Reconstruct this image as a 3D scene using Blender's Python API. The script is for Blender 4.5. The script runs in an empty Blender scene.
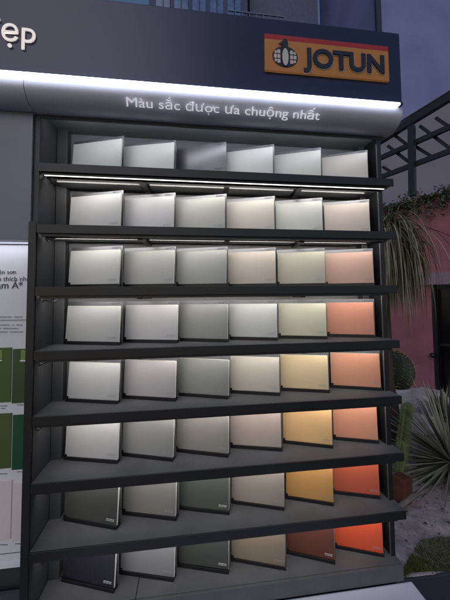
import bpy, bmesh, math, random
from mathutils import Vector, Matrix
random.seed(7)
scene=bpy.context.scene; COL=scene.collection
# ------------------------------------------------------------------ camera
CAM=Vector((0.5878,-1.2682,-0.5403)); YAW,PIT,ROL=-0.13088,0.05166,-0.00883
F,PX,PY=300.0,225.37,280.0
cy,sy=math.cos(YAW),math.sin(YAW);cp,sp=math.cos(PIT),math.sin(PIT);cr,sr=math.cos(ROL),math.sin(ROL)
Rz=Matrix(((cy,sy,0),(-sy,cy,0),(0,0,1)));Rx=Matrix(((1,0,0),(0,cp,sp),(0,-sp,cp)));Rr=Matrix(((cr,0,sr),(0,1,0),(-sr,0,cr)))
M=Rr@Rx@Rz                      # world -> (right, forward, up)
cam_d=bpy.data.cameras.new('camera'); cam=bpy.data.objects.new('camera',cam_d); COL.objects.link(cam)
R=Matrix((M[0],M[2],-Vector(M[1]))).transposed().to_4x4()
cam.matrix_world=Matrix.Translation(CAM)@R
cam_d.sensor_fit='HORIZONTAL'; cam_d.sensor_width=36; cam_d.lens=36*F/450
cam_d.shift_x=(225-PX)/450; cam_d.shift_y=(PY-300)/450
cam_d.clip_start=.02; cam_d.clip_end=500
scene.camera=cam
def ray(px,py): return M.transposed()@Vector(((px-PX)/F,1,-(py-PY)/F))
def aty(px,py,Y): d=ray(px,py); return CAM+d*((Y-CAM.y)/d.y)
def atz(px,py,Z): d=ray(px,py); return CAM+d*((Z-CAM.z)/d.z)
# ------------------------------------------------------------------ materials
def lin(c): return tuple(((x/255)/12.92 if x/255<=.04045 else ((x/255+.055)/1.055)**2.4) for x in c)+(1,)
MATS={}
def mat(name,col,rough=.6,metal=0,srgb=True,var=.12,scale=6,bump=.0,bscale=200,rvar=.1,emit=0,spec=.5,coat=0):
    if name in MATS: return MATS[name]
    m=bpy.data.materials.new(name); m.use_nodes=True; nt=m.node_tree; b=nt.nodes['Principled BSDF']
    c=lin(col) if srgb else tuple(col)+(1,)
    tc=nt.nodes.new('ShaderNodeTexCoord')
    n=nt.nodes.new('ShaderNodeTexNoise'); n.inputs['Scale'].default_value=scale; n.inputs['Detail'].default_value=5
    nt.links.new(tc.outputs['Object'],n.inputs['Vector'])
    r=nt.nodes.new('ShaderNodeValToRGB')
    r.color_ramp.elements[0].position=.3; r.color_ramp.elements[1].position=.7
    r.color_ramp.elements[0].color=tuple(x*(1-var) for x in c[:3])+(1,)
    r.color_ramp.elements[1].color=tuple(min(1,x*(1+var)) for x in c[:3])+(1,)
    nt.links.new(n.outputs['Fac'],r.inputs['Fac']); nt.links.new(r.outputs['Color'],b.inputs['Base Color'])
    mr=nt.nodes.new('ShaderNodeMapRange'); mr.inputs['To Min'].default_value=max(.02,rough-rvar); mr.inputs['To Max'].default_value=min(1,rough+rvar)
    nt.links.new(n.outputs['Fac'],mr.inputs['Value']); nt.links.new(mr.outputs['Result'],b.inputs['Roughness'])
    b.inputs['Metallic'].default_value=metal; b.inputs['Specular IOR Level'].default_value=spec
    b.inputs['Coat Weight'].default_value=coat
    if bump:
        n2=nt.nodes.new('ShaderNodeTexNoise'); n2.inputs['Scale'].default_value=bscale; n2.inputs['Detail'].default_value=4
        nt.links.new(tc.outputs['Object'],n2.inputs['Vector'])
        bp=nt.nodes.new('ShaderNodeBump'); bp.inputs['Strength'].default_value=bump; bp.inputs['Distance'].default_value=.002
        nt.links.new(n2.outputs['Fac'],bp.inputs['Height']); nt.links.new(bp.outputs['Normal'],b.inputs['Normal'])
    if emit:
        b.inputs['Emission Color'].default_value=c; b.inputs['Emission Strength'].default_value=emit
    MATS[name]=m; return m
charcoal=mat('charcoal_laminate',(58,59,62),.5,var=.1,bump=.25,bscale=500,scale=4)
shelftop=mat('shelf_laminate',(88,89,91),.55,var=.16,bump=.4,bscale=420,scale=9,rvar=.16)
edge=mat('shelf_edge_metal',(30,30,33),.42,var=.15)
black=mat('black_plastic',(22,22,25),.35,var=.2)
backm=mat('back_panel_laminate',(105,107,110),.6,var=.08,bump=.3,bscale=300)
under=mat('underside_aluminium',(122,122,124),.5,metal=.2,var=.08)
holderm=mat('holder_metal',(104,105,110),.36,metal=.6,var=.12,scale=12)
silver=mat('silver_paint',(196,196,210),.42,metal=.1,var=.07,scale=3,bump=.12,bscale=300)
hdrm=mat('header_gloss_panel',(42,47,74),.27,metal=.3,var=.2,scale=1.5,rvar=.07)
white=mat('white_paint',(232,228,236),.5,var=.03)
plinth=mat('white_plinth',(228,224,236),.35,var=.03,scale=3)
paper=mat('poster_paper',(226,224,230),.5,var=.03)
ink=mat('ink',(70,68,84),.6)
inkl=mat('ink_grey',(150,150,160),.6)
letter=mat('letter_white',(238,236,240),.35,var=.02)
letter_glow=mat('letter_added_glow_white',(240,238,244),.4,var=0,emit=.42)  # pelmet letters: glow added because the strip above cannot light them
letter_big=mat('letter_lit_warm',(244,232,224),.4,var=0,emit=.5)
led=mat('led_diffuser',(255,250,244),.5,var=0,emit=25)
led_f=mat('led_front_lens',(255,250,244),.5,var=0,emit=3.2)
led_t=mat('led_top_diffuser',(246,248,255),.5,var=0,emit=17)
led_h=mat('led_header_diffuser',(232,238,255),.5,var=0,emit=8)
led_bar=mat('led_bar_lens',(255,252,248),.5,var=0,emit=9)
trimm=mat('steel_trim',(150,150,158),.3,metal=.8)
pages=mat('board_core',(214,210,200),.7,var=.08,scale=60)
# ------------------------------------------------------------------ helpers
def obj(name,bm,m,parent=None,smooth=False):
    me=bpy.data.meshes.new(name); bm.to_mesh(me); bm.free()
    o=bpy.data.objects.new(name,me); COL.objects.link(o)
    for k in (m if isinstance(m,(list,tuple)) else [m]): me.materials.append(k)
    if smooth:
        for p in me.polygons: p.use_smooth=True
    if parent: o.parent=parent
    return o
def tag(o,label=None,cat=None,group=None,kind=None):
    if label: o['label']=label
    if cat: o['category']=cat
    if group: o['group']=group
    if kind: o['kind']=kind
    return o
def thing(name,label,cat,loc=(0,0,0),rz=0,group=None):
    o=bpy.data.objects.new(name,None); COL.objects.link(o); o.location=loc; o.rotation_euler=(0,0,rz); o.empty_display_size=.05
    return tag(o,label,cat,group)
def box(bm,a,b,bev=0,mi=0):
    g=bmesh.ops.create_cube(bm,size=1)
    vs=g['verts']
    for v in vs: v.co=Vector([(a[i]+b[i])/2+v.co[i]*(b[i]-a[i]) for i in range(3)])
    es=list({e for v in vs for e in v.link_edges})
    fs=list({f for v in vs for f in v.link_faces})
    for f in fs: f.material_index=mi
    if bev: bmesh.ops.bevel(bm,geom=es,offset=bev,segments=2,affect='EDGES',profile=.5)
    return bm
def B(a,b,bev=0): return box(bmesh.new(),a,b,bev)
def beam(bm,p,q,w,h=None,up=Vector((0,0,1))):
    p=Vector(p);q=Vector(q);d=(q-p).normalized(); h=h or w
    s=d.cross(up); 
    if s.length<1e-3: s=d.cross(Vector((0,1,0)))
    s.normalize(); u=s.cross(d).normalized()
    vs=[bm.verts.new(c+s*(i*w/2)+u*(j*h/2)) for c in (p,q) for i,j in ((-1,-1),(1,-1),(1,1),(-1,1))]
    for f in ((3,2,1,0),(4,5,6,7),(0,1,5,4),(1,2,6,5),(2,3,7,6),(3,0,4,7)): bm.faces.new([vs[k] for k in f])
def tube(bm,pts,rs,n=8,cap=True):
    rings=[]
    for i,p in enumerate(pts):
        p=Vector(p); d=(Vector(pts[min(i+1,len(pts)-1)])-Vector(pts[max(i-1,0)])).normalized()
        s=d.cross(Vector((0.1,1,.05))).normalized(); u=s.cross(d)
        r=rs[i] if isinstance(rs,(list,tuple)) else rs
        rings.append([bm.verts.new(p+s*(r*math.cos(2*math.pi*k/n))+u*(r*math.sin(2*math.pi*k/n))) for k in range(n)])
    for a,b in zip(rings,rings[1:]):
        for k in range(n): bm.faces.new((a[k],a[(k+1)%n],b[(k+1)%n],b[k]))
    if cap: bm.faces.new(rings[0][::-1]); bm.faces.new(rings[-1])
def glyph_mesh(s,size,extr,bold):
    c=bpy.data.curves.new('glyphs','FONT'); c.body=s; c.size=size; c.extrude=extr; c.offset=bold; c.resolution_u=4
    t=bpy.data.objects.new('glyphs',c); COL.objects.link(t)
    dg=bpy.context.evaluated_depsgraph_get(); dg.update()
    me=bpy.data.meshes.new_from_object(t.evaluated_get(dg)); bpy.data.objects.remove(t)
    return me
def text(name,s,size,m,parent,origin,u,v,extr=.002,bold=0,fit=None):
    """flat or raised lettering; u = reading direction, v = up direction of the face it sits on"""
    u=Vector(u).normalized(); v=Vector(v).normalized(); w=u.cross(v)
    plain=s.replace('ơ','o').replace('ợ','o')
    me=glyph_mesh(plain,size,extr,bold)
    bm=bmesh.new(); bm.from_mesh(me)
    for i,ch in enumerate(s):
        if ch in 'ơợ':                       # horn and dot of the Vietnamese vowel
            pm=glyph_mesh(plain[:i+1],size,0,0); om=glyph_mesh('o',size,0,0)
            xr=max(p.co.x for p in pm.vertices); ox=[p.co.x for p in om.vertices]; oy=[p.co.y for p in om.vertices]
            ow=max(ox)-min(ox); oh=max(oy); k_=size
            box(bm,(xr-.035*k_,oh-.15*k_,-extr),(xr+.075*k_,oh-.085*k_,extr))
            box(bm,(xr+.02*k_,oh-.085*k_,-extr),(xr+.085*k_,oh+.045*k_,extr))
            if ch=='ợ':
                n=10; cx_,cy_,rr_=xr-ow/2,-.15*k_,.05*k_
                A=[bm.verts.new((cx_+rr_*math.cos(2*math.pi*q/n),cy_+rr_*math.sin(2*math.pi*q/n),extr)) for q in range(n)]
                Bv=[bm.verts.new((p.co.x,p.co.y,-extr)) for p in A]
                bm.faces.new(A); bm.faces.new(Bv[::-1])
                for q in range(n): bm.faces.new((Bv[q],Bv[(q+1)%n],A[(q+1)%n],A[q]))
    xs=[p.co.x for p in bm.verts]; k=1
    if fit: k=fit/(max(xs)-min(xs))
    x0=min(xs) if fit else 0
    for p in bm.verts:
        q=p.co.copy(); p.co=Vector(origin)+u*((q.x-x0)*k)+v*q.y+w*q.z
    for f in bm.faces: f.material_index=0
    return obj(name,bm,m,parent)
# ------------------------------------------------------------------ cabinet
S=.25; W=1.547; N=7; BACK=.215
cab=thing('display_cabinet','dark grey open display cabinet with eight rows of colour boards','cabinet')
obj('side_panel',B((-.024,.013,-2.4),(-.002,.214,.2375),.001),charcoal,cab)
rp=B((W-.022,.07,-2.4),(W,.214,.2375),.001); obj('side_panel',rp,edge,cab)
obj('side_trim',B((W-.026,.0685,-2.39),(W-.0235,.0735,.2)),trimm,cab)
obj('back_panel',B((-.024,BACK,-2.4),(W,BACK+.02,.26)),backm,cab)
obj('corner_post',B((0,.167,-1.749),(.045,.214,.2375),.002),charcoal,cab)
obj('corner_post',B((W-.058,.167,-1.749),(W-.024,.214,.2375),.002),charcoal,cab)
obj('front_edge',B((-.028,-.006,-2.4),(0,-.0005,-.24),.001),edge,cab)
for i in range(N):
    z=-S*i
    x0=0
    s=obj('shelf',B((x0,.0025,z-.032),(W+.004,.211,z),.0012),shelftop,cab)
    obj('shelf_lip',B((x0,-.004,z-.036),(W+.006,.002,z-.0004),.0012),edge,s)
    # lighting channel with its lens under the front of the shelf
    obj('light_channel',B((.012,.006,z-.046),(W-.03,.026,z-.0325)),edge,s)
    bm=bmesh.new()
    v=[bm.verts.new(c) for c in ((.016,.047,z-.046),(W-.034,.047,z-.046),(W-.034,.053,z-.034),(.016,.053,z-.034))]
    bm.faces.new(v[::-1]); obj('led_strip',bm,led,s)
    obj('light_channel',B((.014,.041,z-.047),(W-.032,.0455,z-.0325)),black,s)
    if i==0: obj('led_lens',B((.02,.008,z-.0475),(W-.034,.0135,z-.0462)),led_f,s)
    for a,b in ((.03,.385),(.425,.765),(.79,1.105),(1.14,W-.075)):
        obj('underside_panel',B((a,.10,z-.040),(b,.165,z-.0325),.001),under,s)
    for xb in (.405,1.122):
        bm=bmesh.new(); beam(bm,(xb-.01,.03,z-.043),(xb+.012,.19,z-.043),.022,.018); obj('bracket',bm,black,s)
    bm=bmesh.new()
    pts=[(.004+.05*t,.04+.03*math.sin(6*t+i),z-.045-.014*math.sin(3.1*t)-.006*math.sin(9*t)) for t in [k/9 for k in range(10)]]
    tube(bm,pts,.0022,6); obj('cable',bm,black,s,True)
# deck at the foot
dk=obj('deck',B((.0,.036,-1.79),(.384,.214,-1.75),.0015),shelftop,cab)
obj('deck',B((.3865,.036,-1.79),(W+.004,.214,-1.75),.0015),shelftop,cab)
obj('deck_fascia',B((-.022,.024,-1.82),(W+.004,.0355,-1.7525),.0015),shelftop,cab)
# top board above the upper row
obj('top_board',B((-.024,.013,.238),(W,.2145,.256)),backm,cab)
bm=B((.004,.0125,.192),(W-.03,.0175,.2375)); obj('light_channel',bm,charcoal,cab)
bm=bmesh.new(); v=[bm.verts.new(c) for c in ((.03,.0182,.195),(W-.04,.0182,.195),(W-.04,.024,.2075),(.03,.024,.2075))]; bm.faces.new(v[::-1]); obj('led_strip',bm,led_t,cab)
# ------------------------------------------------------------------ header
hd=thing('header_sign','dark blue grey illuminated header box above the shelves','sign',(0,0,.21))
HX0,HX1,HY=-.9,1.535,-.1
def hloc(o): o.location=(0,0,-.21); return o
hloc(obj('header_panel',B((HX0,HY,.302),(HX1,.10,.622),.003),hdrm,hd))
hloc(obj('led_strip',B((HX0,HY-.005,.2905),(HX1-.012,HY+.03,.2995),.002),led_h,hd))
hloc(obj('end_cap',B((HX1-.0115,HY-.006,.2885),(HX1,HY+.03,.3015),.001),edge,hd))
# curved silver pelmet under the strip
def pelmet(x0,x1):
    bm=bmesh.new(); prof=[(HY+.012,.288),(HY+.012,.268)]+[(HY+.012+.076*(1-math.cos(a_)),.268-.061*math.sin(a_)) for a_ in [math.pi/2*q/12 for q in range(1,13)]]+[(.012,.207),(.012,.288)]
    a=[bm.verts.new((x0,y,z)) for y,z in prof]; b=[bm.verts.new((x1,y,z)) for y,z in prof]
    for k in range(len(prof)): 
        j=(k+1)%len(prof); bm.faces.new((a[k],b[k],b[j],a[j]))
    bm.faces.new(a[::-1]); bm.faces.new(b); bmesh.ops.recalc_face_normals(bm,faces=bm.faces); return bm
def pel(x0,x1):
    o=hloc(obj('pelmet',pelmet(x0,x1),silver,hd))
    for p in o.data.polygons: p.use_smooth=len(p.vertices)==4
    o.data.set_sharp_from_angle(angle=math.radians(40)) if hasattr(o.data,'set_sharp_from_angle') else None
pel(-.0165,W-.002); pel(HX0,-.0195)
u=Vector((1,0,0)); v=Vector((0,-.062,.036)).normalized()
hloc(text('lettering','Màu sắc được ưa chuộng nhất',.047,letter_glow,hd,(.357,-.078,.2105),(1,0,0),(0,-.022,.031),.002,0,fit=.80))
hloc(text('lettering','đẹp',.122,letter_big,hd,aty(-20,38,HY-.006),(1,0,0),(0,0,1),.002,0,fit=.190))
# brand sign on the header
p0=aty(264.5,33,HY-.012); p1=aty(388,47,HY-.012); p2=aty(388,80.5,HY-.012); p3=aty(265,70,HY-.012)
bx0,bx1=p0.x,p1.x; bz1=(p0.z+p1.z)/2; bz0=(p2.z+p3.z)/2
bs=thing('brand_sign','orange rectangular sign with red top band, round bird emblem and dark raised letters','sign',(bx0,HY,bz0)); 
def bl(o): o.location=(-bx0,-HY,-bz0); return o
orange=mat('sign_orange',(196,128,62),.5,var=.04); red=mat('sign_red',(175,40,48),.5,var=.04); navy=mat('sign_navy',(26,28,52),.45,var=.05); pale=mat('emblem_pale',(205,200,190),.5,var=.04)
H=bz1-bz0; Wd=bx1-bx0; yf=HY-.012
bl(obj('sign_plate',B((bx0,yf,bz0),(bx1,HY-.0005,bz1-.14*H)),orange,bs))
bl(obj('red_band',B((bx0,yf,bz1-.138*H),(bx1,HY-.0005,bz1)),red,bs))
bl(text('lettering','JOTUN',H*.70,navy,bs,(bx0+.295*Wd,yf-.004,bz0+.19*H),(1,0,0),(0,0,1),.0038,.0035,fit=.66*Wd))
bl(text('letter_outline','JOTUN',H*.70,pale,bs,(bx0+.293*Wd,yf-.0015,bz0+.178*H),(1,0,0),(0,0,1),.0004,.0052,fit=.667*Wd))
ex,ez=bx0+.155*Wd,bz0+.40*H
def disc(bm,cx,cz,rx,rz,y0,y1,n=28,clip=None):
    a=[];b=[]
    for k in range(n):
        t=2*math.pi*k/n; x=cx+rx*math.cos(t); z=cz+rz*math.sin(t)
        a.append(bm.verts.new((x,y0,z))); b.append(bm.verts.new((x,y1,z)))
    bm.faces.new(a); bm.faces.new(b[::-1])
    for k in range(n): bm.faces.new((a[k],b[k],b[(k+1)%n],a[(k+1)%n]))
bm=bmesh.new(); disc(bm,ex,ez,.35*H,.29*H,yf-.002,yf-.0002); em=bl(obj('emblem_globe',bm,navy,bs))
bm=bmesh.new()
for sgn in (-1,1):
    bm=bmesh.new()
    for r in range(3):
        for c in range(2):
            xa=ex+sgn*(.135+.095*c)*H; xb=ex+sgn*(.135+.095*c+.08)*H
            za=ez+(-.19+.13*r)*H; zb=za+.105*H
            if c==1 and r!=1: za,zb=(za+.03*H,zb) if r==0 else (za,zb-.03*H); 
            if c==1 and r!=1: xb-=sgn*.02*H
            box(bm,(min(xa,xb),yf-.0035,za),(max(xa,xb),yf-.0022,zb))
    bl(obj('emblem_panel',bm,pale,bs))
bm=bmesh.new(); disc(bm,ex,ez+.02*H,.125*H,.30*H,yf-.0045,yf-.0022); disc(bm,ex,ez+.36*H,.085*H,.13*H,yf-.0046,yf-.0022)
vs=[bm.verts.new(c) for c in ((ex+.02*H,yf-.0048,ez+.46*H),(ex-.2*H,yf-.0048,ez+.33*H),(ex+.02*H,yf-.0048,ez+.30*H))]; bm.faces.new(vs)
bl(obj('emblem_bird',bm,navy,bs))
bm=bmesh.new(); disc(bm,ex,ez-.02*H,.085*H,.235*H,yf-.006,yf-.0047); bl(obj('emblem_belly',bm,pale,bs))
# ------------------------------------------------------------------ left neighbour
lt=obj('lintel_box',B((-.9,.001,-.313),(-.0245,.06,.2062),.001),mat('lintel_grey',(108,108,122),.4,metal=.2,var=.16,scale=3,bump=.12,bscale=300)); tag(lt,'silver grey boxed panel above the white poster, left of the shelves','panel')
sp_=obj('side_filler',B((-.0255,-.001,-.24),(-.003,.0,.2)),silver,cab) if False else None
lz=-.314
bm=bmesh.new(); v=[bm.verts.new(c) for c in ((-.9,.063,-.302),(-.04,.063,-.302),(-.04,.080,-.302),(-.9,.080,-.302))]; bm.faces.new(v[::-1]); ls_=obj('led_strip',bm,mat('led_poster',(240,242,255),.5,var=0,emit=14),lt)
po=thing('swatch_poster','tall white poster with dark text and green and pink swatches left of the cabinet','poster',(-.5,.12,-1.74))
def pl(o): o.location=(.5,-.12,1.74); return o
PYY=.12
tl=aty(0,243,PYY); br=aty(0,568,PYY)
pl(obj('poster_board',B((-.9,PYY,br.z+.005),(-.03,PYY+.02,tl.z+.02),.001),paper,po))
pl(obj('poster_rail',B((-.9,PYY-.012,tl.z-.006),(-.03,PYY-.001,tl.z+.022),.002),trimm,po))
pl(obj('skirting',B((-.9,PYY-.006,br.z-.0),(-.03,PYY-.001,br.z+.016)),white,po))
def sw(x0,y0,x1,y1,col,nm):
    a=aty(x0,y0,PYY-.003); b=aty(x1,y1,PYY-.003)
    return pl(obj('swatch',B((a.x,PYY-.004,b.z),(b.x,PYY-.0005,a.z),.0012),mat(nm,col,.4,var=.05),po))
XL=-30
for (x0,x1) in ((-26,10.5),(13,38)):
    L=x0<0
    sw(x0,348.5 if L else 349,x1,402,(72,100,48) if L else (60,82,52),'swatch_olive' if L else 'swatch_moss')
    sw(x0,415,x1,468,(78,96,54) if L else (20,82,54),'swatch_sage' if L else 'swatch_deep_green')
    sw(x0,483,x1 if L else 38,539,(226,212,214),'swatch_blush')
def chip(x0,y0,x1,y1,m):
    a=aty(x0,y0,PYY-.005); b=aty(x1,y1,PYY-.005)
    pl(obj('swatch_chip',B((a.x,PYY-.0055,b.z),(b.x,PYY-.0042,a.z)),m,po))
lime=mat('chip_lime',(128,150,84),.4)
chip(0,350,2,359,lime); chip(21,350,38,359,lime); chip(0,360,2,361,white); chip(20,360,38,361,white)
for s_,px,py,sz,m_ in (('iên sơn',-3,274,.026,ink),('yêu thích nhất',-9,281,.028,ink),('Nam Á*',-11.5,288.5,.040,ink)):
    pl(text('lettering',s_,sz,m_,po,aty(px,py,PYY-.0012),(1,0,0),(0,0,1),.0003,.0004 if sz>.03 else 0))
for py,x1_ in ((317,24),(325,24),(328.5,20),(332,25),(406,9),(408.5,7),(474,9),(545,10)):
    bm=bmesh.new()
    for k in range(int((x1_+10)/2.2)):
        a=aty(-10+2.2*k,py,PYY-.001); 
        if random.random()<.85: box(bm,(a.x,PYY-.0015,a.z-.002),(a.x+.006+.002*random.random(),PYY-.0004,a.z+.0025))
    pl(obj('fine_print',bm,inkl,po))
for px,py in ((17,405),(17,472),(15,544)):
    bm=bmesh.new()
    for k in range(4):
        a=aty(px+2.2*k,py,PYY-.001); box(bm,(a.x,PYY-.0015,a.z-.002),(a.x+.007,PYY-.0004,a.z+.0025))
    pl(obj('fine_print',bm,inkl,po))
bm=bmesh.new()
for py in (320.5,555.5): 
    a=aty(-10,py,PYY-.001); box(bm,(a.x,PYY-.0015,a.z-.001),(-.035,PYY-.0004,a.z+.001))
pl(obj('rule_line',bm,ink,po))
nd=obj('side_counter',B((-.9,-.05,-2.4),(-.0285,.14,-1.745),.003),shelftop); tag(nd,'plain grey counter below the white poster','counter')
bp=obj('backing_wall',B((-.95,.165,-2.4),(-.0245,.20,.262),.0),charcoal); tag(bp,'dark wall panel behind the white poster','wall')
# white counter in front of the deck
e0=atz(409,581,-1.81)
wc=obj('white_counter',B((-.024,-.55,-2.4),(e0.x+.02,.0225,-1.822),.004),plinth); tag(wc,'white topped counter in front of the lowest shelf','counter')
# ------------------------------------------------------------------ colour boards
BW,BH,BT=.234,.157,.012
ANG=math.radians(-19.3)
def holder_meshes():
    t=math.radians(5)
    bm=bmesh.new(); box(bm,(-.002,.026,.003),(BW+.003,.0285,.186),.0006)
    plate=bm
    led_=bmesh.new(); box(led_,(0,-.001,.0),(BW,.03,.0105),.001); box(led_,(0,-.003,.0),(BW,.0005,.0145),.0008)
    box(led_,(-.001,-.0025,.0),(.012,.002,.024),.001)
    return plate,led_
pb,lb=holder_meshes()
plate0=obj('back_plate',pb,holderm); ledge0=obj('ledge',lb,black)
bm=bmesh.new()
for r,zz in enumerate((.1795,.1745)):
    for k in range(7-2*r): box(bm,(BW-.045+.0055*k,.0252,zz-.0015),(BW-.041+.0055*k,.0258,zz+.0015))
tab0=obj('print_mark',bm,ink)
t=math.radians(4.5)
bm=bmesh.new(); box(bm,(0.001,0,.0),(BW,BT,BH),.0016)
for v_ in bm.verts: v_.co=Matrix.Rotation(-t,4,'X')@v_.co+Vector((0,.003,.0125))
for f in bm.faces: f.material_index=1
bm.normal_update()
for f in bm.faces:
    if f.normal.y<-.6 or (f.calc_area()<.00003): f.material_index=0
body_me=bm.copy()
def mark_mesh():
    bm=bmesh.new()
    for r,zz in enumerate((.022,.0165)):
        for k in range(17): 
            if (k*3+r*2)%7!=4: box(bm,(BW-.046+.0021*k,-.0006,zz-(.0010 if k%3 else .0017)),(BW-.0448+.0021*k,-.0001,zz+(.0015 if k%4 else .0004)))
        if r==0:
            for k in range(9): box(bm,(BW-.046+.0042*k,-.00055,zz+.0002),(BW-.043+.0042*k,-.0001,zz+.0008))
    for v_ in bm.verts: v_.co=Matrix.Rotation(-t,4,'X')@v_.co+Vector((0,.003,.0125))
    return bm
mk=mark_mesh()
COLS=[[(205,207,204),(208,208,206),None,(214,214,214),(208,209,203),(205,199,191)],
[(200,200,202),(198,198,204),(182,184,178),(206,196,186),(202,206,200),(206,188,178)],
[(194,195,194),(174,175,172),(160,163,160),(196,182,168),(194,190,166),(208,164,146)],
[(182,183,184),(190,188,192),(142,144,139),(190,193,191),(208,203,174),(212,142,118)],
[(184,184,186),(174,168,172),(134,137,132),(194,184,168),(222,194,150),(210,146,118)],
[(184,182,184),(144,144,144),(144,138,133),(180,158,148),(224,180,126),(216,148,120)],
[(70,72,69),(130,127,121),(80,85,79),(154,140,129),(196,146,84),(184,86,62)],
[(36,35,50),(134,134,138),(64,68,64),(138,118,96),(104,50,36),(216,82,46)]]
NAMES=[['cool off-white','plain white',None,'bright white','faintly green white','warm white'],
['pale silver','pale lilac grey','soft greenish grey','pale beige','pale mint grey','pale blush'],
['light neutral grey','light grey','mid sage grey','sandy beige','soft khaki cream','light peach'],
['silver grey','whitish lilac grey','olive grey','pearl grey','pale lemon cream','salmon pink'],
['light grey','dusty mauve grey','green grey','oatmeal','pale apricot','peach orange'],
['light lilac grey','mid grey','brownish grey','rose beige','sandy yellow','dusty salmon'],
['dark charcoal green','taupe grey','dark sage grey','greyish brown','ochre yellow','brick pink'],
['blue black','mid steel grey','charcoal','tan brown','dark chocolate red','bright orange red']]
ROW=['top shelf','second shelf from the top','third shelf from the top','fourth shelf from the top','fourth shelf from the bottom deck','third shelf from the bottom deck','second shelf from the bottom deck','bottom deck']
ROWN=['top row','second row','third row','fourth row','fifth row','sixth row','seventh row','bottom row']
POSN=['leftmost','second from the left','third from the left','third from the right','second from the right','rightmost']
SPAN=[
[(0.062, 0.299), (0.292, 0.533), (0.537, 0.766), (0.774, 0.998), (1.024, 1.237), (1.28, 1.483)] ,
[(0.057, 0.299), (0.294, 0.531), (0.532, 0.766), (0.782, 1.001), (1.028, 1.242), (1.285, 1.49)] ,
[(0.061, 0.299), (0.296, 0.533), (0.539, 0.769), (0.784, 1.001), (1.033, 1.244), (1.282, 1.491)] ,
[(0.053, 0.301), (0.305, 0.548), (0.548, 0.771), (0.787, 1.006), (1.033, 1.247), (1.288, 1.494)] ,
[(0.061, 0.295), (0.305, 0.542), (0.544, 0.773), (0.791, 1.013), (1.038, 1.254), (1.298, 1.512)] ,
[(0.058, 0.298), (0.298, 0.531), (0.537, 0.77), (0.791, 1.021), (1.047, 1.26), (1.305, 1.495)] ,
[(0.066, 0.304), (0.309, 0.546), (0.55, 0.775), (0.793, 1.021), (1.052, 1.251), (1.288, 1.49)] ,
[(0.061, 0.294), (0.298, 0.535), (0.548, 0.77), (0.79, 1.021), (1.052, 1.25), (1.292, 1.49)] ,
]
hp=[None]
def board_mat(c,r,k):
    g=sum(c)/3; c=tuple(g+(x-g)*(1.0 if max(c)-min(c)>90 else .85 if max(c)-min(c)>50 else .7) for x in c); c=tuple(x*.93 for x in c)
    m=mat('paint_%s_%s'%(r,k),c,.42,var=.03,scale=9,rvar=.12,bump=.04,bscale=250); return m
bm_tmp=bpy.data.meshes.new('board_face')
firstb=None
for r in range(8):
    z=-S*r if r<7 else -1.75
    for k in range(6):
        x,xr_=SPAN[r][k]; dy_=.078+random.uniform(-.01,.008); a=-math.atan2(dy_,xr_-x); y=.160+random.uniform(-.004,.003); sx_=math.hypot(dy_,xr_-x)/BW
        if r>=6: y-=.006
        nm=NAMES[r][k]
        hl=('empty shiny grey metal holder, %s in the %s'%(POSN[k],ROWN[r])) if nm is None else 'holder of the %s board, %s in the %s'%(nm,POSN[k],ROWN[r])
        h=thing('board_holder',hl,'holder',(x,y,z+.0005),a,'holders for the colour boards'); h.scale.x=sx_
        for src in (plate0,ledge0,tab0):
            if hp[0] is None: c=src
            else: c=src.copy(); COL.objects.link(c)
            c.parent=h
        hp[0]=1
        if nm is None:
            bmm=bmesh.new()
            for zz,n_ in ((.06,6),(.17,0)):
                for q in range(n_): box(bmm,(BW-.05+.006*q,.0252,zz-.002),(BW-.0455+.006*q,.0258,zz+.0015))
            obj('print_mark',bmm,ink,h)
            continue
        b=thing('colour_board','%s colour board, %s in the %s'%(nm,POSN[k],ROWN[r]),'colour board',(x+random.uniform(-.002,.002),y,z+.0005),a+random.uniform(-.008,.008),'colour boards standing on the shelves'); b.scale.x=sx_*random.uniform(.985,1.0); b.rotation_euler.x=random.uniform(-.012,.004); b.rotation_euler.y=random.uniform(-.006,.006)
        f=obj('board',body_me.copy(),[board_mat(COLS[r][k],r,k),pages],b)
        lightm=sum(COLS[r][k])<330
        g=obj('print_mark',mk.copy(),inkl if not lightm else letter,b)
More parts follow.
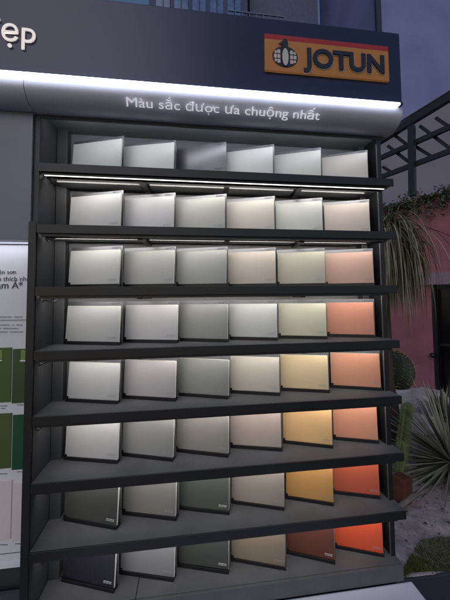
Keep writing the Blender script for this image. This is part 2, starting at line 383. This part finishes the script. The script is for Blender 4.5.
# ------------------------------------------------------------------ floor & garden beyond
G=-2.4
def noise_ground(name,c1,c2,c3,scale):
    m=bpy.data.materials.new(name); m.use_nodes=True; nt=m.node_tree; b=nt.nodes['Principled BSDF']
    tc=nt.nodes.new('ShaderNodeTexCoord'); n=nt.nodes.new('ShaderNodeTexNoise'); n.inputs['Scale'].default_value=scale; n.inputs['Detail'].default_value=8; n.inputs['Roughness'].default_value=.7
    nt.links.new(tc.outputs['Object'],n.inputs['Vector'])
    r=nt.nodes.new('ShaderNodeValToRGB'); e=r.color_ramp.elements; e[0].position=.34;e[0].color=lin(c1);e[1].position=.62;e[1].color=lin(c2)
    nt.links.new(n.outputs['Fac'],r.inputs['Fac'])
    vo=nt.nodes.new('ShaderNodeTexVoronoi'); vo.inputs['Scale'].default_value=scale*3
    nt.links.new(tc.outputs['Object'],vo.inputs['Vector'])
    r2=nt.nodes.new('ShaderNodeValToRGB'); r2.color_ramp.elements[0].position=.12; r2.color_ramp.elements[0].color=(1,1,1,1); r2.color_ramp.elements[1].position=.2; r2.color_ramp.elements[1].color=(0,0,0,1)
    nt.links.new(vo.outputs['Distance'],r2.inputs['Fac'])
    mx=nt.nodes.new('ShaderNodeMix'); mx.data_type='RGBA'; mx.inputs['B'].default_value=lin(c3)
    nt.links.new(r2.outputs['Color'],mx.inputs['Factor']); nt.links.new(r.outputs['Color'],mx.inputs['A']); nt.links.new(mx.outputs['Result'],b.inputs['Base Color'])
    bp=nt.nodes.new('ShaderNodeBump'); bp.inputs['Strength'].default_value=.6; bp.inputs['Distance'].default_value=.02
    nt.links.new(n.outputs['Fac'],bp.inputs['Height']); nt.links.new(bp.outputs['Normal'],b.inputs['Normal']); b.inputs['Roughness'].default_value=.9
    return m
floorm=mat('floor_vinyl',(74,72,80),.5,var=.06,scale=3,bump=.1)
fl=obj('floor',B((-8,-8,G-.1),(14,.605,G)),floorm); tag(fl,kind='structure')
gravel=noise_ground('gravel_soil',(138,124,124),(196,178,178),(112,60,56),9)
bm=bmesh.new(); bmesh.ops.create_grid(bm,x_segments=90,y_segments=90,size=1)
for v_ in bm.verts:
    X=v_.co.x; Y=v_.co.y
    v_.co=Vector((1.0+ (X+1)*6, .61+(Y+1)**2*5.5, G-.01+.025*(math.sin(X*60)+math.cos(Y*47+X*31))*.5+random.uniform(-.006,.006)))
gr=obj('planting_bed_ground',bm,gravel,None,True); tag(gr,kind='structure')
far=obj('ground',B((-150,.66,G-.5),(200,260,G-.06)),mat('far_ground',(70,68,74),.9)); tag(far,kind='structure')
kb=obj('kerb',B((-3,.6055,G-.05),(12,.625,G+.006),.002),mat('kerb_stone',(70,68,76),.8,bump=.4)); tag(kb,kind='structure')
# grass
grassm=mat('grass_blade',(96,98,44),.7,var=.35,scale=20); 
bm=bmesh.new()
for _ in range(9000):
    X=random.uniform(1.97,3.2); w=min(.26,.01+.27*(X-1.97)/.4)
    Y=.63+random.random()**1.1*w*1.0
    h=random.uniform(.008,.022); d=random.uniform(0,6.28); wd=.003
    a=Vector((X,Y,G)); s=Vector((math.cos(d),math.sin(d),0))*wd; t_=Vector((random.uniform(-.6,.6)*h,random.uniform(-.6,.6)*h,h))
    v1=bm.verts.new(a-s);v2=bm.verts.new(a+s);v3=bm.verts.new(a+t_); bm.faces.new((v1,v2,v3))
tag(obj('grass',bm,grassm),kind='stuff')
# pebbles
pebm=mat('red_pebble',(112,54,54),.8,var=.35,scale=14)
bm=bmesh.new()
for _ in range(420):
    X=random.uniform(1.7,4.0);Y=random.uniform(.85,3.0); r_=random.uniform(.004,.014)
    g=bmesh.ops.create_icosphere(bm,subdivisions=1,radius=r_)
    for v_ in g['verts']: v_.co=Vector((X+v_.co.x*random.uniform(.8,1.3),Y+v_.co.y,G+.01+v_.co.z*.6))
tag(obj('gravel_pebbles',bm,pebm,None,True),kind='stuff')
# slabs and boulders by the pink wall
rockm=mat('pale_stone',(188,176,180),.85,var=.22,scale=5,bump=.8,bscale=30)
rk=['pale low boulder at the foot of the pink wall','long flat pale stone in front of the pink wall','pale tilted stone slab left of the spiky plant','small pale stone beside the column cactus','flat grey stone behind the spiky plant']
for i,(px,py,sx,sy_,sz) in enumerate(((424,401,.42,.3,.2),(440,413,.55,.25,.09),(415,424,.34,.22,.07),(399,432,.2,.16,.08),(441,432,.4,.25,.06))):
    c=atz(px,py,G); bm=bmesh.new(); bmesh.ops.create_icosphere(bm,subdivisions=3,radius=1)
    sd=random.random()*9
    for v_ in bm.verts:
        n_=1+.16*math.sin(v_.co.x*4+sd)+.12*math.cos(v_.co.y*5+sd*2)+.08*math.sin(v_.co.z*7+v_.co.x*3)
        q=v_.co*n_; q.z=max(-.3,min(.62+.1*q.x,q.z)); v_.co=Vector((q.x*sx,q.y*sy_,q.z*sz*1.3))
    o=obj('stone',bm,rockm); o.location=c+Vector((0,0,.02)); o.rotation_euler=(0,0,.5*i); tag(o,rk[i],'stone','pale stones by the pink wall')
# pink building --------------------------------------------------
Wp=atz(424,398,G); dv=ray(20,283); dv=Vector((dv.x,dv.y,0)).normalized()     # facade runs along dv, away from the viewer
wn=Vector((-dv.y,dv.x,0));                                                   # outward normal candidates
if (CAM-Wp).dot(wn)<0: wn=-wn
def onwall(px,py,off=0):
    d=ray(px,py); p=Wp+wn*off; t_=(p-CAM).dot(wn)/d.dot(wn); return CAM+d*t_
def wcoord(p): return (p-Wp).dot(dv)
pinkm=mat('pink_render',(158,98,110),.85,var=.22,scale=2.2,bump=.5,bscale=60)
bandm=mat('band_render',(150,126,138),.85,var=.1)
bld=thing('pink_building','dusky pink rendered building with a dark glazed door behind the plants','building',Wp)
def wbox(s0,s1,z0,z1,o0,o1):
    bm=bmesh.new(); pts=[]
    for z in (z0,z1):
        for s,o in ((s0,o0),(s1,o0),(s1,o1),(s0,o1)):
            p=dv*s+wn*o; pts.append(bm.verts.new((p.x,p.y,z-Wp.z)))
    for f in ((3,2,1,0),(4,5,6,7),(0,1,5,4),(1,2,6,5),(2,3,7,6),(3,0,4,7)): bm.faces.new([pts[k] for k in f])
    bmesh.ops.recalc_face_normals(bm,faces=bm.faces); return bm
sd=wcoord(onwall(433,340)); zband0=onwall(428,285).z; zband1=onwall(428,273).z; ztop=onwall(420,205).z
sN=-4.5
obj('wall',wbox(sd,5,G,zband0,-.3,0),pinkm,bld)
obj('band',wbox(sN,5,zband0+.002,zband1,-.3,.06),bandm,bld)
obj('upper_wall',wbox(sN,5,zband1+.002,ztop,-.3,.03),pinkm,bld)
obj('wall',wbox(sN,sd-2.0,G,zband0,-.3,-.001),pinkm,bld)
obj('footing',wbox(sd,5,G,G+.14,.002,.05),rockm,bld)
dark=mat('door_glass',(14,14,18),.12,var=.1); frame=mat('door_frame_black',(20,20,22),.4)
dr=obj('door',wbox(sd-1.98,sd-.0,G+.02,zband0-.01,-.16,-.12),dark,bld)
for a_,b_ in ((-.07,-.005),(-.62,-.57),(-1.98,-1.92)): obj('door_frame',wbox(sd+a_,sd+b_,G+.02,zband0-.005,-.11,.0),frame,dr)
obj('door_frame',wbox(sd-1.9,sd-.08,zband0-.08,zband0-.006,-.11,-.02),frame,dr); obj('door_rail',wbox(sd-.56,sd-.08,G+.95,G+1.0,-.11,-.05),frame,dr)
obj('door_rail',wbox(sd-.56,sd-.08,G+.02,G+.12,-.11,-.05),frame,dr)
bm=bmesh.new(); g=bmesh.ops.create_uvsphere(bm,u_segments=12,v_segments=8,radius=.045)
pk=onwall(433.5,355)-Wp
for v_ in bm.verts: v_.co=v_.co+Vector((pk.x,pk.y,pk.z))+wn*.04
obj('door_handle',bm,frame,dr,True)
# leaves helper
def leafcloud(bm,pts,n,size,droop=0):
    for _ in range(n):
        p=random.choice(pts); c=p[0]+Vector([random.gauss(0,1)*p[1][i] for i in range(3)])
        d=Vector([random.gauss(0,1) for _ in range(3)]).normalized(); d.z-=droop; e=d.cross(Vector([random.gauss(0,1) for _ in range(3)])).normalized()
        s=size*random.uniform(.5,1.3)
        v=[bm.verts.new(c-d*s),bm.verts.new(c+e*s*.45),bm.verts.new(c+d*s),bm.verts.new(c-e*s*.45)]
        f=bm.faces.new(v); f.material_index=random.choice((0,0,1,2))
lm=[mat('leaf_dull_green',(84,98,74),.6,var=.3,scale=8),mat('leaf_dark',(52,62,48),.6,var=.3,scale=8),mat('leaf_reddish',(112,84,78),.6,var=.3,scale=8)]
bm=bmesh.new(); pts=[]
for k in range(110):
    s=-3.2+k*.07; hz=.10+.05*math.sin(k*.7)+.03*math.sin(k*2.1)
    pts.append((Wp+dv*s+wn*(.0)+Vector((0,0,ztop-Wp.z+.07)),(.07,.07,hz*.6)))
    if k%3==0: pts.append((Wp+dv*s+wn*(.08)+Vector((0,0,ztop-Wp.z-.07+.03*math.sin(k))),(.05,.03,.09)))
leafcloud(bm,pts,15000,.035)
hg=obj('trailing_hedge',bm,lm); tag(hg,'leafy trailing hedge along the top of the pink wall','hedge')
# pergola
pgm=mat('pergola_steel',(30,30,34),.45)
pg=thing('pergola','black steel lattice pergola frame above the planted pink wall','pergola',Wp)
def pbeam(p,q,w,h,off,name='beam',m=pgm,ext=0):
    a=onwall(*p,off);b=onwall(*q,off); d=b-a; a=a-d*ext; b=b+d*ext
    bm=bmesh.new(); beam(bm,a-Wp,b-Wp,w,h); return obj(name,bm,m,pg)
pbeam((386,137),(450,97),.10,.13,-.02,'beam',pgm,.5)
pbeam((386,130.5),(450,91),.05,.012,-.02,'flashing',mat('pergola_flash',(120,118,125),.4),.5)
pbeam((384,156.5),(450,127),.07,.085,-.02,'beam',pgm,.5)
pbeam((384,176),(450,151),.07,.085,-.02,'beam',pgm,.5)
pbeam((411.5,126),(412.5,196),.10,.10,.06,'post')
for p,q in (((393,134),(414,150)),((388,146),(409,162)),((413,145),(434,158)),((420,126),(452,150)),((383,167),(393,173)),((436,118),(455,131))):
    pbeam(p,q,.05,.055,-.1,'brace')
gb=thing('grey_building','plain mauve grey building wall seen through the black pergola','building',Wp-wn*4)
zt0=onwall(392,131,-4).z
bm=bmesh.new(); a0=onwall(340,166,-4); a1=onwall(392,131,-4); a2=onwall(470,86,-4)
vs=[]
for off in (0,-1.5):
    for q in (Vector((a0.x,a0.y,G)),a0,a1,a2,Vector((a2.x,a2.y,G))):
        p=q-(Wp-wn*4)+wn*off; vs.append(bm.verts.new((p.x,p.y,p.z)))
bm.faces.new(vs[:5]); bm.faces.new(vs[5:][::-1])
for k in range(5): bm.faces.new((vs[k],vs[5+k],vs[5+(k+1)%5],vs[(k+1)%5]))
bmesh.ops.recalc_face_normals(bm,faces=bm.faces)
obj('wall',bm,mat('grey_mauve_render',(150,142,158),.85,var=.08,scale=.8),gb)
# ------------------------------------------------------------------ plants
def blade(bm,base,dirn,L,w,droop,n=7,mi=0,fold=.3):
    dirn=dirn.normalized(); side=dirn.cross(Vector((0,0,1)))
    if side.length<.05: side=Vector((1,0,0))
    side.normalize(); prev=None; p=base.copy(); d=dirn.copy()
    for k in range(n+1):
        t_=k/n; ww=w*(math.sin(math.pi*min(1,.25+t_*.75))**.8)*(1-.15*t_) if t_<1 else .0005
        nrm=side.cross(d).normalized()
        tri=(bm.verts.new(p-side*ww/2),bm.verts.new(p-nrm*ww*fold),bm.verts.new(p+side*ww/2))
        if prev:
            for a,b in ((0,1),(1,2)):
                f=bm.faces.new((prev[a],prev[b],tri[b],tri[a])); f.material_index=mi
        prev=tri; p=p+d*(L/n); d=(d+Vector((0,0,-droop/n))).normalized()
def yucca(c,n,L,w,label,m,droop=.3,zmin=-.25,trunk=.3,name='yucca_plant'):
    t_=thing(name,label,'plant',(c.x,c.y,G))
    bm=bmesh.new()
    for k in range(n):
        a=k*2.39996; e=random.uniform(zmin,1.3); l=L*random.uniform(.75,1.1)
        d=Vector((math.cos(a)*math.cos(e),math.sin(a)*math.cos(e),math.sin(e)))
        blade(bm,Vector((0,0,c.z-G))+d*.03,d,l,w*random.uniform(.8,1.2),droop*random.uniform(.5,1.3),mi=random.choice((0,0,1)))
    obj('leaves',bm,m,t_)
    bm=bmesh.new(); tube(bm,[(0,0,-.01),(0.01,0,(c.z-G)*.5),(0,0,c.z-G)],[.07,.06,.055],10); obj('trunk',bm,mat('trunk_bark',(70,58,50),.9,bump=1,bscale=40),t_,True)
ym=[mat('yucca_grey_green',(140,140,118),.5,var=.25,scale=8),mat('yucca_dark',(58,56,46),.5,var=.3,scale=8)]
c1=aty(452,462,1.55); yucca(c1,230,.80,.024,'large spiky yucca with narrow leaves at the right, standing on gravel',ym,.06,-.55)
c2=aty(444,418,2.7); yucca(c2,60,.42,.03,'smaller upright yucca behind the large spiky one',ym,.1,.5)
# weeping palm
pc=aty(386,226,2.2); tp=thing('ponytail_palm','tall palm with dry beige drooping leaves beside the cabinet','palm',(pc.x,pc.y,G))
bm=bmesh.new(); tube(bm,[(.0,.0,-.02),(-.05,.02,.8),(-.06,0,1.8),(0,0,pc.z-G)],[.13,.08,.06,.05],10); obj('trunk',bm,MATS['trunk_bark'],tp,True)
dm=[mat('dry_leaf',(150,142,124),.7,var=.25,scale=8),mat('dry_leaf_dark',(88,82,62),.7,var=.3,scale=8),mat('leaf_olive',(96,94,66),.7,var=.3,scale=8)]
bm=bmesh.new()
for k in range(950):
    a=k*2.39996; e=random.uniform(-.9,1.0); 
    d=Vector((math.cos(a)*math.cos(e),math.sin(a)*math.cos(e),math.sin(e)))
    d=(d+Vector((0,0,random.uniform(-.2,.3)))).normalized()
    blade(bm,Vector((random.gauss(0,.09),random.gauss(0,.04),pc.z-G+random.uniform(-.25,.06))),d,random.uniform(.5,1.3),.016,random.uniform(3.0,12.0),n=12,mi=random.choice((0,0,1,2,2)))
obj('leaves',bm,dm,tp)
# column cactus
def cactus_col(p_top,p_bot,r,label):
    t_=thing('column_cactus',label,'cactus',(p_bot.x,p_bot.y,G))
    bm=bmesh.new(); n=20; K=22; rings=[]
    base=Vector((0,0,0)); top=p_top-Vector((p_bot.x,p_bot.y,G))
    for i in range(K+1):
        q=i/K; c=base.lerp(top,q); rr=r*(1 if q<.9 else math.sqrt(max(0.02,1-((q-.9)/.1)**2)))
        rings.append([bm.verts.new(c+Vector((math.cos(2*math.pi*k/n),math.sin(2*math.pi*k/n),0))*rr*(1 if k%2 else .72)) for k in range(n)])
    for a,b in zip(rings,rings[1:]):
        for k in range(n):
            f=bm.faces.new((a[k],a[(k+1)%n],b[(k+1)%n],b[k]))
    bm.faces.new(rings[-1]); obj('stem',bm,mat('cactus_green',(92,100,62),.6,var=.25,scale=12),t_)
    bm=bmesh.new()
    for i in range(2,K+1,1):
        for k in range(1,n,2):
            c=rings and (base.lerp(top,i/K)+Vector((math.cos(2*math.pi*k/n),math.sin(2*math.pi*k/n),0))*r)
            for _ in range(2):
                d=Vector([random.gauss(0,.01) for _ in range(3)])+Vector((math.cos(2*math.pi*k/n),math.sin(2*math.pi*k/n),0))*.012
                v=[bm.verts.new(c),bm.verts.new(c+Vector((0,0,.0025))),bm.verts.new(c+d)]; bm.faces.new(v)
    obj('spines',bm,mat('spine_straw',(160,150,96),.6),t_)
cactus_col(aty(408,402,1.75),aty(399,470,1.7),.062,'tall ribbed column cactus beside the cabinet, in front of the pink wall')
cactus_col(aty(402,440,1.45),aty(396.5,478,1.4),.035,'short thin column cactus close to the cabinet edge')
# white pot and barrel cactus
pb_=atz(394,424,G); t_=obj('flower_pot',bmesh.new(),mat('pot_white',(168,164,178),.5,var=.05)); 
def lathe(prof,n=28):
    bm=bmesh.new(); rings=[[bm.verts.new((r*math.cos(2*math.pi*k/n),r*math.sin(2*math.pi*k/n),z)) for k in range(n)] for r,z in prof]
    for a,b in zip(rings,rings[1:]):
        for k in range(n): bm.faces.new((a[k],a[(k+1)%n],b[(k+1)%n],b[k]))
    bm.faces.new(rings[0][::-1]); return bm
bm=lathe([(.15,0),(.2,.08),(.25,.25),(.25,.42),(.235,.50),(.24,.55),(.215,.55),(.2,.5),(.001,.48)]); bm.to_mesh(t_.data); bm.free()
for p in t_.data.polygons: p.use_smooth=True
t_.location=pb_; tag(t_,'round white plant pot beside the cabinet in front of the pink wall','pot')
bc=thing('barrel_cactus','round dark cactus with yellowish ribs sitting in the white pot','cactus',pb_+Vector((0,0,.49)))
bm=bmesh.new(); n=32; rings=[]
for i in range(17):
    q=i/16; th=math.pi*(.12+.86*q); rr=.27*math.sin(th); z=.26-.30*math.cos(th)
    rings.append([bm.verts.new((rr*(1.06 if k%2 else .84)*math.cos(2*math.pi*k/n+q*.8),rr*(1.06 if k%2 else .84)*math.sin(2*math.pi*k/n+q*.8),z)) for k in range(n)])
for a,b in zip(rings,rings[1:]):
    for k in range(n): bm.faces.new((a[k],a[(k+1)%n],b[(k+1)%n],b[k]))
bm.faces.new(rings[-1]); 
rr=[[v.co.copy() for v in r] for r in rings]
obj('body',bm,mat('barrel_green',(46,52,40),.6,var=.3,scale=12),bc)
bm=bmesh.new()
for r_ in rr[1:]:
    for k in range(1,n,2):
        for _ in range(3):
            c=r_[k]; d=Vector((c.x,c.y,(c.z-.26))).normalized()*.035+Vector([random.gauss(0,.02) for _ in range(3)])
            v=[bm.verts.new(c-Vector((0,0,.003))),bm.verts.new(c+Vector((0,0,.004))),bm.verts.new(c+d)]; bm.faces.new(v)
obj('spines',bm,MATS['spine_straw'],bc)
# terracotta block and driftwood
tp_=atz(401,502,G); tb=obj('terracotta_block',B((-.06,-.06,0),(.075,.06,.22),.012),mat('terracotta',(96,50,36),.85,var=.3,scale=14,bump=.8,bscale=50)); tb.location=tp_; tb.rotation_euler=(0,.12,.4); tag(tb,'rough orange terracotta block standing on the gravel beside the cabinet','block')
q0=atz(398,508,G+.03); q1=atz(432,486,G+.08); bm=bmesh.new(); tube(bm,[q0-q0,(q1-q0)*.4+Vector((0,0,.02)),(q1-q0)*.75,(q1-q0)],[.022,.024,.018,.008],8)
dw=obj('driftwood_branch',bm,mat('driftwood',(116,106,100),.8,var=.2,scale=20),None,True); dw.location=q0; tag(dw,'pale dry branch lying on the gravel under the spiky plant','branch')
# ------------------------------------------------------------------ far buildings
def facade(name,label,px0,px1,ytop,Y,m,depth=6):
    a=aty(px0,ytop,Y); b=aty(px1,ytop,Y); t_=thing(name,label,'building',((a.x+b.x)/2,Y,G))
    h=a.z-G; w=abs(b.x-a.x)/2
    obj('wall',B((-w,0,-.05),(w,depth,h)),m,t_); return t_,w,h
mv=mat('mauve_render',(134,140,190),.8,var=.16,scale=.5,bump=.3,bscale=8)
t1,w1,h1=facade('tall_building','tall plain blue violet building rising behind the pergola',368,620,-300,11,mv)
obj('corner_pipe',B((-w1-.25,-.12,0),(-w1,-.0,h1)),mat('pipe_dark',(44,48,72),.5),t1)
t2,w2,h2=facade('pale_building','pale grey ribbed facade seen just above the header sign',246,311,-260,15,mat('pale_facade',(128,136,166),.7,var=.06,scale=.5))
bm=bmesh.new()
for k in range(60): box(bm,(-w2+k*w2/30,-.06,.5),(-w2+k*w2/30+.04,-.005,h2-.3))
obj('rib_cladding',bm,mat('rib_facade',(116,124,156),.6),t2)
t3,w3,h3=facade('window_building','dark building with tall windows and a balcony rail above the header sign',150,244,-260,13,mat('slate_facade',(66,76,112),.6,var=.1))
wm=mat('window_glass_blue',(90,118,170),.15,var=.2); 
for i in range(5):
    for j in range(8):
        x_=-w3+.35+i*(2*w3-.5)/5; z_=3+j*2.4
        if z_+1.9<h3:
            wd_=obj('window',B((x_,-.05,z_),(x_+.75*(2*w3-.5)/5,-.004,z_+1.8)),wm,t3)
            obj('frame',B((x_+.36*(2*w3-.5)/5,-.09,z_),(x_+.40*(2*w3-.5)/5,-.052,z_+1.8)),pgm,wd_)
zr=aty(262,19,12.2); bm=bmesh.new()
xl,xr=aty(228,16,12.2).x,aty(284,18,12.2).x; zt=aty(262,14.5,12.2).z
ba=thing('balcony_rail','thin grey balcony railing just above the top edge of the header sign','railing',(xl,12.2,zr.z-.8)); 
bm=bmesh.new()
beam(bm,(0,0,zt-zr.z+.8),(xr-xl,0,zt-zr.z+.8),.06,.06); beam(bm,(0,0,zt-zr.z+.45),(xr-xl,0,zt-zr.z+.45),.04,.04); beam(bm,(0,0,.1),(xr-xl,0,.1),.05,.2)
for k in range(9): beam(bm,((xr-xl)*k/8,0,.1),((xr-xl)*k/8,0,zt-zr.z+.8),.04,.04)
beam(bm,(0,.4,.0),(xr-xl,.4,.0),.8,.12)
obj('rail',bm,mat('rail_grey',(104,112,140),.5),ba)
# ------------------------------------------------------------------ light
w=bpy.data.worlds.new('World'); scene.world=w; w.use_nodes=True; nt=w.node_tree; bg=nt.nodes['Background']
sk=nt.nodes.new('ShaderNodeTexSky'); sk.sky_type='NISHITA'; sk.sun_disc=False
EL,AZ=math.radians(35),math.radians(200)
sk.sun_elevation=EL; sk.sun_rotation=AZ; sk.air_density=1.2; sk.ozone_density=3
nt.links.new(sk.outputs['Color'],bg.inputs['Color']); bg.inputs['Strength'].default_value=.075
sl=bpy.data.lights.new('hall_light_sun','SUN'); sl.energy=.30; sl.angle=math.radians(35); sl.color=(1,.88,.82)  # soft sun lamp added to stand in for the hall lighting
so=bpy.data.objects.new('hall_light_sun',sl); COL.objects.link(so)
D=Vector((math.sin(AZ)*math.cos(math.radians(35)),math.cos(AZ)*math.cos(math.radians(35)),math.sin(math.radians(35))))
so.rotation_euler=D.to_track_quat('Z','Y').to_euler()
scene.view_settings.view_transform='Standard'; scene.view_settings.look='None'; scene.view_settings.gamma=1; scene.view_settings.exposure=0
scene.render.engine='CYCLES'
